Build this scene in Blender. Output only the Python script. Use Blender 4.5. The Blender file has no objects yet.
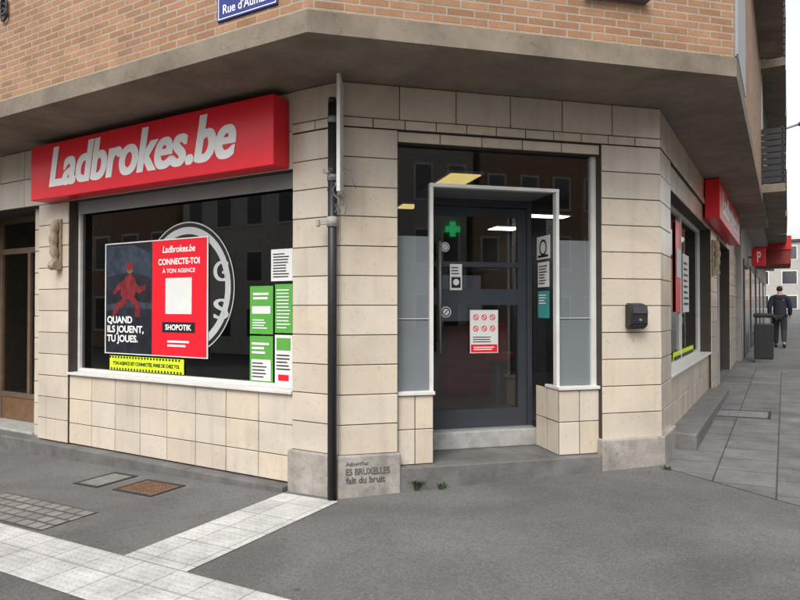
import bpy, bmesh, math, random
from mathutils import Vector, Matrix
random.seed(7)
S = bpy.context.scene; COL = S.collection
R_ = math.radians
FPX = 645.0; H = 1.5; PITCH = math.atan(8/645); CAM = Vector((0, 0, H))
ROOT = {}
def ray(x, y):
    xn = (x-400)/FPX; yn = (300-y)/FPX; c, s = math.cos(PITCH), math.sin(PITCH)
    return Vector((xn, c-yn*s, s+yn*c))
class Fr:
    def __init__(s, o, ang):
        a = R_(ang); s.o = Vector((o[0], o[1], 0)); s.ang = a
        s.u = Vector((math.cos(a), math.sin(a), 0)); s.n = Vector((math.sin(a), -math.cos(a), 0))
    def P(s, u, o, z): return s.o + s.u*u + s.n*o + Vector((0, 0, z))
    def px(s, x, y=308, o=0.0):
        d = ray(x, y); t = (s.o + s.n*o - CAM).dot(s.n)/d.dot(s.n); p = CAM + d*t
        return (p-s.o).dot(s.u), p.z
    def uv(s, p): return (p-s.o).dot(s.u), (p-s.o).dot(s.n)
P1 = (-60/645*5.12, 5.12)
L = Fr(P1, -30.8); C = Fr(P1, 14.2)
LC = C.px(661)[0]
p2 = C.P(LC, 0, 0); R = Fr((p2.x, p2.y), 59.2)
KS = .0325
def gz(x): return KS*(max(-20, min(40, x)) + .476)
def G(x, y, lift=0):
    d = ray(x, y); t = (KS*.476-H)/(d.z-KS*d.x); p = CAM + d*t
    return Vector((p.x, p.y, gz(p.x)+lift))
def isect(F1, o1, F2, o2):
    a = F1.o + F1.n*o1; b = F2.o + F2.n*o2
    t = (b-a).dot(F2.n)/F1.u.dot(F2.n)
    return a + F1.u*t
# ------------------------------------------------------------ materials
def _n(nt, t, **k):
    n = nt.nodes.new(t)
    for a, v in k.items(): setattr(n, a, v)
    return n
def mat(name, col, rough=.6, var=.15, scale=6, bump=0, bscale=80, metal=0, attr=False, fine=0, spec=.4, streak=0, spots=False, grime=0):
    m = bpy.data.materials.new(name); m.use_nodes = True; nt = m.node_tree; b = nt.nodes['Principled BSDF']
    lk = nt.links.new
    tc = _n(nt, 'ShaderNodeTexCoord'); no = _n(nt, 'ShaderNodeTexNoise')
    no.inputs['Scale'].default_value = scale; no.inputs['Detail'].default_value = 8; no.inputs['Roughness'].default_value = .65
    lk(tc.outputs['Object'], no.inputs['Vector'])
    mr = _n(nt, 'ShaderNodeMapRange'); mr.inputs[1].default_value = .3; mr.inputs[2].default_value = .7
    mr.inputs[3].default_value = 1-var; mr.inputs[4].default_value = 1+var*.6
    lk(no.outputs['Fac'], mr.inputs[0])
    mx = _n(nt, 'ShaderNodeVectorMath', operation='SCALE'); mx.inputs[0].default_value = col[:3]
    lk(mr.outputs[0], mx.inputs['Scale']); out = mx.outputs[0]
    def mul(fac):
        nonlocal out
        x = _n(nt, 'ShaderNodeVectorMath', operation='SCALE'); lk(out, x.inputs[0]); lk(fac, x.inputs['Scale']); out = x.outputs[0]
    def rngmap(src, a, b2, c, d):
        q = _n(nt, 'ShaderNodeMapRange'); lk(src, q.inputs[0])
        for i, v in enumerate((a, b2, c, d)): q.inputs[i+1].default_value = v
        return q.outputs[0]
    def noise(sc, det=4, dist=0):
        q = _n(nt, 'ShaderNodeTexNoise'); q.inputs['Scale'].default_value = sc; q.inputs['Detail'].default_value = det; q.inputs['Distortion'].default_value = dist
        lk(tc.outputs['Object'], q.inputs['Vector']); return q
    if fine: mul(rngmap(noise(170, 3).outputs['Fac'], .3, .7, 1-fine, 1+fine))
    if grime:
        mul(rngmap(noise(26, 5, .6).outputs['Fac'], .60, .74, 1, 1-grime)); mul(rngmap(noise(1.3, 6, 1).outputs['Fac'], .5, .72, 1, 1-grime*.7))
    if streak:
        mp = _n(nt, 'ShaderNodeMapping'); mp.inputs['Scale'].default_value = (9, 9, .7); lk(tc.outputs['Object'], mp.inputs[0])
        n4 = _n(nt, 'ShaderNodeTexNoise'); n4.inputs['Scale'].default_value = 1; n4.inputs['Detail'].default_value = 5; lk(mp.outputs[0], n4.inputs['Vector'])
        mul(rngmap(n4.outputs['Fac'], .52, .75, 1, 1-streak))
    if spots:
        for sc, f in ((3.1, 1.3), (2.3, .62), (4.7, .75)):
            vo = _n(nt, 'ShaderNodeTexVoronoi'); vo.inputs['Scale'].default_value = sc; lk(tc.outputs['Object'], vo.inputs['Vector'])
            mul(rngmap(vo.outputs['Distance'], .03, .055, f, 1))
        mul(rngmap(noise(.5, 4, 1.5).outputs['Fac'], .35, .65, .8, 1.12)); mul(rngmap(noise(55, 2).outputs['Fac'], .35, .65, .84, 1.16))
    if attr:
        at = _n(nt, 'ShaderNodeAttribute', attribute_name='tint')
        x3 = _n(nt, 'ShaderNodeVectorMath', operation='MULTIPLY'); lk(out, x3.inputs[0]); lk(at.outputs['Color'], x3.inputs[1]); out = x3.outputs[0]
    lk(out, b.inputs['Base Color'])
    b.inputs['Roughness'].default_value = rough; b.inputs['Metallic'].default_value = metal
    b.inputs['Specular IOR Level'].default_value = spec
    if bump:
        n3 = noise(bscale, 4)
        bp = _n(nt, 'ShaderNodeBump'); bp.inputs['Strength'].default_value = bump; bp.inputs['Distance'].default_value = .01
        lk(n3.outputs['Fac'], bp.inputs['Height']); lk(bp.outputs[0], b.inputs['Normal'])
    return m
def brickmat(name, c1, c2, cm, w, h, mort, rough=.8, offset=.5, bump=.5, var=.25, studs=0):
    m = bpy.data.materials.new(name); m.use_nodes = True; nt = m.node_tree; b = nt.nodes['Principled BSDF']; lk = nt.links.new
    uv = _n(nt, 'ShaderNodeTexCoord'); br = _n(nt, 'ShaderNodeTexBrick'); br.offset = offset
    lk(uv.outputs['UV'], br.inputs['Vector'])
    for k, v in (('Color1', c1), ('Color2', c2), ('Mortar', cm)): br.inputs[k].default_value = (*v, 1)
    for k, v in (('Scale', 1), ('Mortar Size', mort), ('Mortar Smooth', .2), ('Brick Width', w), ('Row Height', h), ('Bias', 0)): br.inputs[k].default_value = v
    out = br.outputs['Color']
    for sc, vv in ((3, var), (45, .18)):
        no = _n(nt, 'ShaderNodeTexNoise'); no.inputs['Scale'].default_value = sc; no.inputs['Detail'].default_value = 9; no.inputs['Roughness'].default_value = .7
        lk(uv.outputs['UV'], no.inputs['Vector'])
        mr = _n(nt, 'ShaderNodeMapRange'); mr.inputs[1].default_value = .3; mr.inputs[2].default_value = .7; mr.inputs[3].default_value = 1-vv; mr.inputs[4].default_value = 1+vv*.6
        lk(no.outputs['Fac'], mr.inputs[0])
        mx = _n(nt, 'ShaderNodeVectorMath', operation='SCALE'); lk(out, mx.inputs[0]); lk(mr.outputs[0], mx.inputs['Scale']); out = mx.outputs[0]
    lk(out, b.inputs['Base Color']); b.inputs['Roughness'].default_value = rough
    inv = _n(nt, 'ShaderNodeMath', operation='SUBTRACT'); inv.inputs[0].default_value = 1; lk(br.outputs['Fac'], inv.inputs[1]); hh = inv.outputs[0]
    if studs:
        vo = _n(nt, 'ShaderNodeTexVoronoi'); vo.inputs['Scale'].default_value = 20; vo.inputs['Randomness'].default_value = 0
        lk(uv.outputs['UV'], vo.inputs['Vector'])
        m3 = _n(nt, 'ShaderNodeMapRange'); m3.inputs[1].default_value = .25; m3.inputs[2].default_value = .4; m3.inputs[3].default_value = studs; m3.inputs[4].default_value = 0
        lk(vo.outputs['Distance'], m3.inputs[0])
        ad = _n(nt, 'ShaderNodeMath', operation='ADD'); lk(hh, ad.inputs[0]); lk(m3.outputs[0], ad.inputs[1]); hh = ad.outputs[0]
    bp = _n(nt, 'ShaderNodeBump'); bp.inputs['Strength'].default_value = bump; bp.inputs['Distance'].default_value = .008
    lk(hh, bp.inputs['Height']); lk(bp.outputs[0], b.inputs['Normal'])
    return m
def glassmat(name, tint, base=.05, power=4.0, amt=.9, frost=None):
    m = bpy.data.materials.new(name); m.use_nodes = True; nt = m.node_tree; lk = nt.links.new
    nt.nodes.remove(nt.nodes['Principled BSDF']); out = nt.nodes['Material Output']
    lw = _n(nt, 'ShaderNodeLayerWeight'); lw.inputs['Blend'].default_value = .5
    pw = _n(nt, 'ShaderNodeMath', operation='POWER'); lk(lw.outputs['Facing'], pw.inputs[0]); pw.inputs[1].default_value = power
    ma = _n(nt, 'ShaderNodeMath', operation='MULTIPLY_ADD'); lk(pw.outputs[0], ma.inputs[0]); ma.inputs[1].default_value = amt; ma.inputs[2].default_value = base
    tr = _n(nt, 'ShaderNodeBsdfTransparent'); tr.inputs[0].default_value = (*tint, 1); src = tr.outputs[0]
    if frost:
        df = _n(nt, 'ShaderNodeBsdfDiffuse'); df.inputs[0].default_value = (*frost, 1)
        mm = _n(nt, 'ShaderNodeMixShader'); mm.inputs[0].default_value = .85; lk(src, mm.inputs[1]); lk(df.outputs[0], mm.inputs[2]); src = mm.outputs[0]
    gl = _n(nt, 'ShaderNodeBsdfGlossy'); gl.inputs['Roughness'].default_value = .02 if not frost else .25
    mx = _n(nt, 'ShaderNodeMixShader'); lk(ma.outputs[0], mx.inputs[0]); lk(src, mx.inputs[1]); lk(gl.outputs[0], mx.inputs[2])
    lk(mx.outputs[0], out.inputs[0]); return m
def emit(name, col, st):
    m = bpy.data.materials.new(name); m.use_nodes = True; b = m.node_tree.nodes['Principled BSDF']
    b.inputs['Base Color'].default_value = (*col, 1); b.inputs['Emission Color'].default_value = (*col, 1); b.inputs['Emission Strength'].default_value = st
    return m
M = {}
M['tile'] = mat('cream_tile', (.635, .555, .455), .2, .08, 2.2, .025, 14, attr=True, fine=.04, spec=.55, streak=.14, grime=.2)
M['grout'] = mat('grout', (.06, .05, .04), .9)
M['stone'] = mat('worn_stone', (.34, .315, .285), .85, .4, 5, .5, 40, fine=.16, streak=.25, grime=.3)
M['carved'] = mat('carved_stone', (.36, .29, .2), .8, .3, 12, .3, 50)
M['blue'] = mat('bluestone', (.15, .145, .14), .7, .38, 4, .4, 50, fine=.16, grime=.25)
M['step'] = mat('light_step', (.36, .355, .34), .7, .28, 8, .2, 50, fine=.1, grime=.25)
M['cgrey'] = mat('grey_cover', (.2, .195, .185), .8, .3, 8, .3, 60, fine=.12)
M['conc'] = mat('concrete_soffit', (.225, .188, .145), .85, .42, 1.7, .3, 25, fine=.08, grime=.28)
M['asph'] = mat('asphalt', (.142, .138, .136), .9, .16, 2.2, .7, 190, fine=.3, spots=True)
M['brick'] = brickmat('tan_brick', (.40, .21, .11), (.29, .145, .075), (.37, .315, .245), .205, .058, .008, bump=.9)
M['slabs'] = brickmat('paving_slabs', (.175, .17, .165), (.13, .126, .122), (.055, .053, .05), .45, .45, .007, .85, var=.4)
M['tact'] = brickmat('tactile_pavers', (.57, .56, .54), (.48, .47, .455), (.29, .28, .27), .3, .3, .005, .8, 0, .5, .36, .8)
M['cobble'] = brickmat('cobbles', (.27, .25, .23), (.18, .17, .16), (.08, .075, .07), .14, .11, .014, .8)
M['red'] = mat('sign_red', (.80, .016, .032), .3, .04, 2)
M['redd'] = mat('red_plastic', (.5, .025, .03), .45, .1)
M['redb'] = mat('red_brown_cloth', (.24, .03, .025), .7, .2)
M['white'] = mat('white_paint', (.9, .9, .9), .45, .02)
M['wframe'] = mat('white_aluminium', (.66, .65, .63), .4, .12)
M['paper'] = mat('white_paper', (.72, .72, .70), .7, .06)
M['greyp'] = mat('grey_print', (.45, .46, .46), .6, .06)
M['black'] = mat('black_print', (.012, .012, .014), .5, .2)
M['anth'] = mat('anthracite_frame', (.04, .046, .056), .4, .1)
M['bronze'] = mat('bronze_frame', (.15, .105, .07), .45, .25)
M['hall'] = mat('hall_wall', (.42, .34, .25), .8, .2)
M['dark'] = mat('dark_metal', (.022, .022, .024), .45, .2, 10)
M['grey'] = mat('grey_metal', (.25, .26, .27), .45, .15, metal=.3)
M['blind'] = mat('grey_blind', (.26, .26, .26), .8, .1)
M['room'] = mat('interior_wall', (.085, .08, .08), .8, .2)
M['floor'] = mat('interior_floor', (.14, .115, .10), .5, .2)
M['green'] = mat('poster_green', (.10, .36, .06), .6, .08)
M['neon'] = mat('strip_yellow', (.62, .8, .02), .6, .05)
M['wood'] = mat('brown_wood', (.17, .095, .05), .6, .3, 12)
M['rust'] = mat('rusty_iron', (.17, .095, .055), .8, .45, 14, .4)
M['bluep'] = mat('enamel_blue', (.015, .03, .2), .3, .05)
M['leaf'] = mat('weed_leaf', (.06, .10, .03), .7, .3)
M['navy'] = mat('navy_cloth', (.018, .022, .035), .9, .2)
M['jean'] = mat('dark_trousers', (.025, .027, .032), .9, .2)
M['skin'] = mat('skin', (.45, .27, .19), .6, .05)
M['hair'] = mat('hair', (.02, .014, .01), .7, .1)
M['teal'] = mat('teal_print', (.05, .3, .3), .6, .05)
M['plast'] = mat('grey_render', (.36, .34, .32), .85, .2)
M['roofd'] = mat('dark_roof', (.05, .045, .045), .8, .2)
M['glassL'] = glassmat('dark_shop_glass', (.22, .22, .23), .11, 4, .9)
M['glassH'] = glassmat('hall_glass', (.5, .47, .43), .10, 4, .9)
M['glass'] = glassmat('clear_shop_glass', (.66, .68, .69), .12, 4, .9)
M['frost'] = glassmat('frosted_film', (.6, .62, .63), .07, 4, .5, (.54, .58, .60))
M['wglass'] = mat('house_window_glass', (.03, .035, .04), .1, .3, spec=.8)
M['lamp'] = emit('lit_panel', (1, .95, .85), 7)
M['warm'] = emit('warm_lamp', (1, .75, .25), 1.1)
M['cross'] = emit('green_neon', (.05, .9, .25), 2.0)
M['screen'] = emit('screen_glow', (.10, .11, .14), .5)
M['pic'] = mat('dark_photo_print', (.012, .014, .024), .5, .8, 7)
M['picr'] = mat('photo_red', (.2, .014, .018), .5, .6, 14)
M['picb'] = mat('photo_blue', (.03, .045, .07), .5, .7, 12)
M['pics'] = mat('photo_skin', (.2, .1, .07), .5, .3, 12)
# ------------------------------------------------------------ mesh builder
class MB:
    def __init__(s):
        s.bm = bmesh.new(); s.uv = s.bm.loops.layers.uv.new('UVMap'); s.tint = s.bm.loops.layers.float_color.new('tint')
    def face(s, vs, uvs=None, mi=0, t=1.0):
        vs = [v if isinstance(v, bmesh.types.BMVert) else s.bm.verts.new(v) for v in vs]
        f = s.bm.faces.new(vs); f.material_index = mi
        for i, l in enumerate(f.loops):
            l[s.tint] = (t, t, t, 1) if not isinstance(t, tuple) else (*t, 1)
            if uvs: l[s.uv].uv = uvs[i]
            else: l[s.uv].uv = (l.vert.co.x, l.vert.co.y)
        return f
    def box(s, F, u0, u1, o0, o1, z0, z1, mi=0, t=1.0, bev=0):
        c = {}
        for i, u in enumerate((u0, u1)):
            for j, o in enumerate((o0, o1)):
                for k, z in enumerate((z0, z1)): c[i, j, k] = (s.bm.verts.new(F.P(u, o, z)), u, o, z)
        def q(keys, ax):
            return s.face([c[k][0] for k in keys], [(c[k][ax[0]], c[k][ax[1]]) for k in keys], mi, t)
        fs = [q([(0,1,0),(1,1,0),(1,1,1),(0,1,1)], (1,3)), q([(1,0,0),(0,0,0),(0,0,1),(1,0,1)], (1,3)),
              q([(0,0,0),(0,1,0),(0,1,1),(0,0,1)], (2,3)), q([(1,1,0),(1,0,0),(1,0,1),(1,1,1)], (2,3)),
              q([(0,1,1),(1,1,1),(1,0,1),(0,0,1)], (1,2)), q([(0,0,0),(1,0,0),(1,1,0),(0,1,0)], (1,2))]
        if bev:
            es = list({e for f in fs for e in f.edges})
            bmesh.ops.bevel(s.bm, geom=es, offset=bev, segments=2, affect='EDGES', profile=.5)
        return s
    def quad(s, F, u0, u1, z0, z1, o, mi=0):
        s.face([F.P(u0,o,z0), F.P(u1,o,z0), F.P(u1,o,z1), F.P(u0,o,z1)], [(u0,z0),(u1,z0),(u1,z1),(u0,z1)], mi); return s
    def tiles(s, F, us, zs, o, gap=.007, mi=0):
        for i in range(len(us)-1):
            for k in range(len(zs)-1):
                a, b2, c0, d = us[i]+gap/2, us[i+1]-gap/2, zs[k]+gap/2, zs[k+1]-gap/2
                t = random.uniform(.9, 1.03); w = random.uniform(-.02, .025); tt = (t*(1+w), t, t*(1-w*1.5)); e = .003
                tl = [random.uniform(-.0012, .0012) for _ in range(2)]
                A = [s.bm.verts.new(F.P(u, o-.0015+tl[0]*(1 if u > a+.1 else -1)+tl[1]*(1 if z > c0+.1 else -1), z)) for u, z in ((a+e,c0+e),(b2-e,c0+e),(b2-e,d-e),(a+e,d-e))]
                B = [s.bm.verts.new(F.P(u, o-.006, z)) for u, z in ((a,c0),(b2,c0),(b2,d),(a,d))]
                D = [s.bm.verts.new(F.P(u, o-.02, z)) for u, z in ((a,c0),(b2,c0),(b2,d),(a,d))]
                s.face(A, None, mi, tt)
                for j in range(4):
                    n = (j+1) % 4
                    s.face([B[j],B[n],A[n],A[j]], None, mi, tt); s.face([D[j],D[n],B[n],B[j]], None, mi, tt)
    def clad(s, F, us, zs, o=0.0, depth=.3):
        s.box(F, us[0], us[-1], o-depth, o-.009, zs[0], zs[-1], 1); s.tiles(F, us, zs, o); return s
    def prism(s, pts, z0, z1, mi=0, bev=0, t=1.0):
        lo = [s.bm.verts.new((p.x,p.y,z0)) for p in pts]; hi = [s.bm.verts.new((p.x,p.y,z1)) for p in pts]
        fs = [s.face(hi, None, mi, t), s.face(lo[::-1], None, mi, t)]
        for i in range(len(pts)):
            j = (i+1) % len(pts); fs.append(s.face([lo[i],lo[j],hi[j],hi[i]], None, mi, t))
        if bev:
            bmesh.ops.bevel(s.bm, geom=list({e for f in fs for e in f.edges}), offset=bev, segments=2, affect='EDGES', profile=.5)
        return s
    def tube(s, pts, r, seg=10, mi=0):
        pts = [Vector(p) for p in pts]; rings = []
        for i, p in enumerate(pts):
            d = (pts[min(i+1,len(pts)-1)]-pts[max(i-1,0)]).normalized()
            a = d.orthogonal().normalized() if i == 0 else (pa - d*pa.dot(d)).normalized()
            pa = a; b2 = d.cross(a); rr = r[i] if isinstance(r, (list,tuple)) else r
            rings.append([s.bm.verts.new(p + (a*math.cos(2*math.pi*k/seg)+b2*math.sin(2*math.pi*k/seg))*rr) for k in range(seg)])
        for i in range(len(rings)-1):
            for k in range(seg):
                n = (k+1) % seg; f = s.face([rings[i][k],rings[i][n],rings[i+1][n],rings[i+1][k]], None, mi); f.smooth = True
        s.face(rings[0][::-1], None, mi); s.face(rings[-1], None, mi); return s
    def ring(s, F, u, z, o, r0, r1, mi=0, seg=48, a0=0, a1=2*math.pi):
        for k in range(seg):
            a = a0+(a1-a0)*k/seg; b2 = a0+(a1-a0)*(k+1)/seg
            f = lambda r, t: F.P(u+r*math.cos(t), o, z+r*math.sin(t))
            if r0 > 0: s.face([f(r0,a),f(r1,a),f(r1,b2),f(r0,b2)], None, mi)
            else: s.face([f(0,0),f(r1,a),f(r1,b2)], None, mi)
        return s
    def build(s, name, mats, parent=None, recalc=True):
        if recalc: bmesh.ops.recalc_face_normals(s.bm, faces=s.bm.faces)
        me = bpy.data.meshes.new(name); s.bm.to_mesh(me); s.bm.free()
        for m in (mats if isinstance(mats, (list,tuple)) else [mats]): me.materials.append(m)
        return link(name, me, parent)
def link(name, me, parent=None):
    ob = bpy.data.objects.new(name, me); COL.objects.link(ob)
    if parent: loc = ROOT[parent]; ob.parent = parent
    else:
        xs = [v.co for v in me.vertices]
        loc = Vector(((min(v.x for v in xs)+max(v.x for v in xs))/2, (min(v.y for v in xs)+max(v.y for v in xs))/2, min(v.z for v in xs)))
        ob.location = loc
    me.transform(Matrix.Translation(-loc)); ROOT[ob] = loc
    return ob
def tag(o, label=None, cat=None, group=None, kind=None):
    for k, v in (('label',label),('category',cat),('group',group),('kind',kind)):
        if v: o[k] = v
    return o
def thing(name, label, cat, loc, group=None):
    o = bpy.data.objects.new(name, None); COL.objects.link(o); o.location = loc; o.empty_display_size = .1; ROOT[o] = Vector(loc)
    return tag(o, label, cat, group)
def rng(a, b, n): return [a+(b-a)*i/n for i in range(n+1)]
def text(body, F, u0, u1, z0, z1, o, m, parent, shear=0, bold=0, name='lettering', align='CENTER', double=0):
    cu = bpy.data.curves.new('txt', 'FONT'); cu.body = body; cu.shear = shear; cu.offset = bold; cu.align_x = align; cu.resolution_u = 5
    t = bpy.data.objects.new('txt', cu); COL.objects.link(t)
    me = bpy.data.meshes.new_from_object(t)
    if len(me.vertices) == 0:
        dg = bpy.context.evaluated_depsgraph_get(); me = bpy.data.meshes.new_from_object(t.evaluated_get(dg))
    bpy.data.objects.remove(t); bpy.data.curves.remove(cu)
    xs = [v.co.x for v in me.vertices]; ys = [v.co.y for v in me.vertices]
    a, b2, c0, d = min(xs), max(xs), min(ys), max(ys)
    bm = bmesh.new()
    for k in (range(3) if double else range(1)):
        n0 = len(bm.verts); bm.from_mesh(me); bm.verts.ensure_lookup_table()
        for v in bm.verts[n0:]:
            u = u0+(v.co.x-a)/(b2-a)*(u1-u0)+double*(k-1); z = z0+(v.co.y-c0)/(d-c0)*(z1-z0); v.co = F.P(u, o+.0006*k, z)
    bm.normal_update()
    for f in bm.faces:
        f.smooth = False
        if f.normal.dot(F.n) < 0: f.normal_flip()
    bm.to_mesh(me); bm.free()
    me.materials.clear(); me.materials.append(m); me.name = name
    return link(name, me, parent)
def rect(F, x0, x1, yt, yb, o):
    xm = (x0+x1)/2
    return F.px(x0, 308, o)[0], F.px(x1, 308, o)[0], F.px(xm, yb, o)[1], F.px(xm, yt, o)[1]

# ------------------------------------------------------------ ground
mb = MB(); xs = [-400,-20,-10,0,10,20,30,40,400]; ys = [-400,-20,0,10,20,40,80,400]
vg = [[mb.bm.verts.new((x,y,gz(x))) for y in ys] for x in xs]
for i in range(len(xs)-1):
    for j in range(len(ys)-1): mb.face([vg[i][j],vg[i+1][j],vg[i+1][j+1],vg[i][j+1]])
tag(mb.build('ground', M['asph']), kind='structure')
def sheet(name, m, F, poly, lift):
    b2 = MB(); pts = []
    for u, o in poly:
        p = F.P(u, o, 0); pts.append(Vector((p.x,p.y,gz(p.x)+lift)))
    b2.face(pts, poly); return tag(b2.build(name, m, recalc=False), kind='structure')
sheet('pavement_slabs', M['slabs'], R, [(-.1,.0),(-1.0,1.2),(-2.6,3.2),(70,3.2),(70,0)][::-1], .004)
sheet('tactile_paving', M['tact'], L, [(-6,1.58),(3,1.58),(3,2.07),(-6,2.07)][::-1], .005)
sheet('tactile_paving', M['tact'], L, [(-.50,.1),(.06,.1),(.06,1.575),(-.50,1.575)][::-1], .005)
mb = MB()
for i in range(24):
    pts = [R.P(-2.6+i*3,3.2,0),R.P(.39+i*3,3.2,0),R.P(.39+i*3,3.35,0),R.P(-2.6+i*3,3.35,0)]
    lo = [mb.bm.verts.new((p.x,p.y,gz(p.x)-.1)) for p in pts]; hi = [mb.bm.verts.new((p.x,p.y,gz(p.x)+.012)) for p in pts]
    mb.face(hi)
    for j in range(4): mb.face([lo[j],lo[(j+1)%4],hi[(j+1)%4],hi[j]])
tag(mb.build('kerb', M['blue']), kind='structure')
def cover(name, label, x, y, du, do, m, lift=.006, pat=True, F=L):
    p = G(x,y); u, o = F.uv(p); t = thing(name, label, 'manhole cover', p)
    f = MB()
    def slab(u0,u1,o0,o1,h0,h1):
        pts = [F.P(a,b2,0) for a,b2 in ((u0,o0),(u1,o0),(u1,o1),(u0,o1))]
        lo = [f.bm.verts.new((q.x,q.y,gz(q.x)+h0)) for q in pts]; hi = [f.bm.verts.new((q.x,q.y,gz(q.x)+h1)) for q in pts]
        f.face(hi)
        for j in range(4): f.face([lo[j],lo[(j+1)%4],hi[(j+1)%4],hi[j]])
    a, c0, d, e2 = u-du/2, u+du/2, o-do/2, o+do/2
    for r in ((a,a+.03,d,e2),(c0-.03,c0,d,e2),(a+.03,c0-.03,d,d+.03),(a+.03,c0-.03,e2-.03,e2)): slab(*r, -.01, .008)
    f.build('frame', M['dark'], t)
    f = MB(); slab(a+.035,c0-.035,d+.035,e2-.035,-.01,.006)
    if pat:
        n = 9
        for i in range(n):
            for j in range(6):
                uu = a+.06+(du-.12)*(i+.25)/n; oo = d+.06+(do-.12)*(j+.25)/6
                slab(uu,uu+(du-.12)/n*.5,oo,oo+(do-.12)/6*.5,.005,.011)
    f.build('lid', m, t)
cover('manhole_cover', 'rusty brown rectangular manhole cover in the asphalt below the shop window', 149, 488, .50, .36, M['rust'])
cover('manhole_cover', 'grey concrete cover beside the rusty brown one under the window', 106, 480, .34, .42, M['cgrey'], pat=False)
cover('manhole_cover', 'dark grey metal cover set in the slab pavement of the right street', 737, 414, .55, .75, M['grey'], F=R)
u, o = L.uv(G(42,514)); sheet('cobble_patch', M['cobble'], L, [(u-.9,o-.22),(u+.38,o-.22),(u+.38,o+.24),(u-.9,o+.24)][::-1], .006)

# ------------------------------------------------------------ corner building
B = thing('corner_building', 'cream tiled corner shop building with tan brick upper floor and cut-off corner entrance', 'building', C.P(LC/2,0,0))
TG = [M['tile'], M['grout']]
wuL, wuR = L.px(68)[0], L.px(292)[0]
pA = L.px(38)[0]; pB = L.px(24)[0]
uA, uB = C.px(398)[0], C.px(602)[0]
zr = [.33]+rng(.33,2.95,11)[1:]
RW = .62
mb = MB(); mb.clad(L,[wuR,0],zr); mb.clad(C,[0,uA],zr,depth=.35); mb.build('pillar', TG, B)
mb = MB(); mb.clad(C,[uB,LC],zr,depth=.35); mb.clad(R,[0,RW],zr); mb.build('pillar', TG, B)
MB().clad(L,[pA,wuL],rng(.04,2.66,11)).build('pillar', TG, B)
MB().clad(L,[pB,pA-.002],rng(-.1,2.66,11),-.12,.4).build('pillar', TG, B)
MB().clad(R,[4.7,5.7],rng(.1,2.7,11)).build('pillar', TG, B)
MB().clad(R,[8.6,10.6],rng(.1,2.7,11)).build('pillar', TG, B)
def foot(F1,a,F2,b2,z0,z1,e=.035):
    return MB().prism([F1.P(a,e,0),isect(F1,e,F2,e),F2.P(b2,e,0),F2.P(b2,-.36,0),isect(F1,-.36,F2,-.36),F1.P(a,-.36,0)][::-1],z0,z1,0,.012)
foot(L,wuR-.02,C,uA+.015,-.2,.33).build('pillar_foot', M['stone'], B)
foot(C,uB-.02,R,RW+.03,-.2,.345).build('pillar_foot', M['stone'], B)
for F_,a,b2,n in ((C,0,LC,6),(L,wuR,0,1),(R,0,10.6,22)):
    MB().clad(F_,rng(a,b2,n),[3.032,3.31]).build('frieze', TG, B)
    MB().clad(F_,rng(a,b2,max(2,n*2-1)),[2.952,3.03],.012).build('string_course', TG, B)
MB().clad(C,rng(uA,uB,5),[2.86,2.95],-.03,.25).build('lintel', TG, B); MB().clad(R,rng(RW,10.6,20),[2.7,2.95],-.02,.28).build('lintel', TG, B)
MB().clad(L,rng(-9,wuR,17),[2.66,2.98,3.31],-.005,.25).build('lintel', TG, B)
MB().clad(L,rng(wuL,wuR,8),[.04,.26,.52,.78],-.02,.25).build('low_wall', TG, B); MB().clad(R,rng(RW,4.7,9),[.0,.24,.52,.8],-.04,.25).build('low_wall', TG, B)
MB().clad(L,rng(-9,L.px(-40)[0],8),rng(-.1,2.66,11),0,.4).build('side_wall', TG, B)
mb = MB(); mb.box(L,-9,wuR-.025,-.2,.09,-.45,.03,0,1,.012); mb.build('plinth', M['blue'], B)
mb = MB(); mb.box(R,RW+.04,4.9,-.2,.22,-.2,.27,0,1,.012); mb.build('plinth', M['blue'], B)
def outline(d, dr): return isect(L,d,C,d), isect(C,d,R,dr)
c1, c2 = outline(.85,.65)
mb = MB(); mb.prism([L.P(-12,.85,0),c1,c2,R.P(10.6,.65,0),R.P(10.6,-8,0),L.P(-12,-10,0)][::-1],3.312,3.46,0); mb.build('canopy_slab', M['conc'], B)
d1, d2 = outline(.835,.635)
mb = MB(); mb.box(L,-12,L.uv(d1)[0],.6,.835,3.46,10); mb.box(C,C.uv(d1)[0],C.uv(d2)[0],.6,.835,3.46,10.003); mb.box(R,R.uv(d2)[0],10.6,.4,.635,3.46,10.006)
mb.build('brick_wall', M['brick'], B)
mb = MB(); mb.prism([L.P(-12,.83,0),isect(L,.83,C,.83),isect(C,.83,R,.63),R.P(10.6,.63,0),R.P(10.6,-8,0),L.P(-12,-10,0)][::-1],10.01,10.2); mb.build('roof', M['roofd'], B)
ua, ub = C.px(588,3,.835)[0], C.px(640,3,.835)[0]; dz = .105
w = MB().box(C,ua,ub,.82,.86,3.72+dz,3.78+dz).box(C,ua,ua+.05,.82,.86,3.78+dz,5.2).box(C,ub-.05,ub,.82,.86,3.78+dz,5.2).build('window', M['dark'], B)
MB().quad(C,ua+.05,ub-.05,3.78+dz,5.2,.84).build('pane', M['wglass'], w)
MB().box(C,ua-.05,ub+.05,.80,.9,3.69+dz,3.718+dz,0,1,.006).build('sill', M['blue'], w)
us0 = R.uv(d2)[0]+.06; sh = MB().box(R,us0,us0+1.3,.63,.645,3.5,6.4)
for i in range(22): sh.box(R,us0+.02+i*.058,us0+.05+i*.058,.645,.655,3.52,6.38)
sh.build('ribbed_shutter', M['grey'], B)
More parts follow.
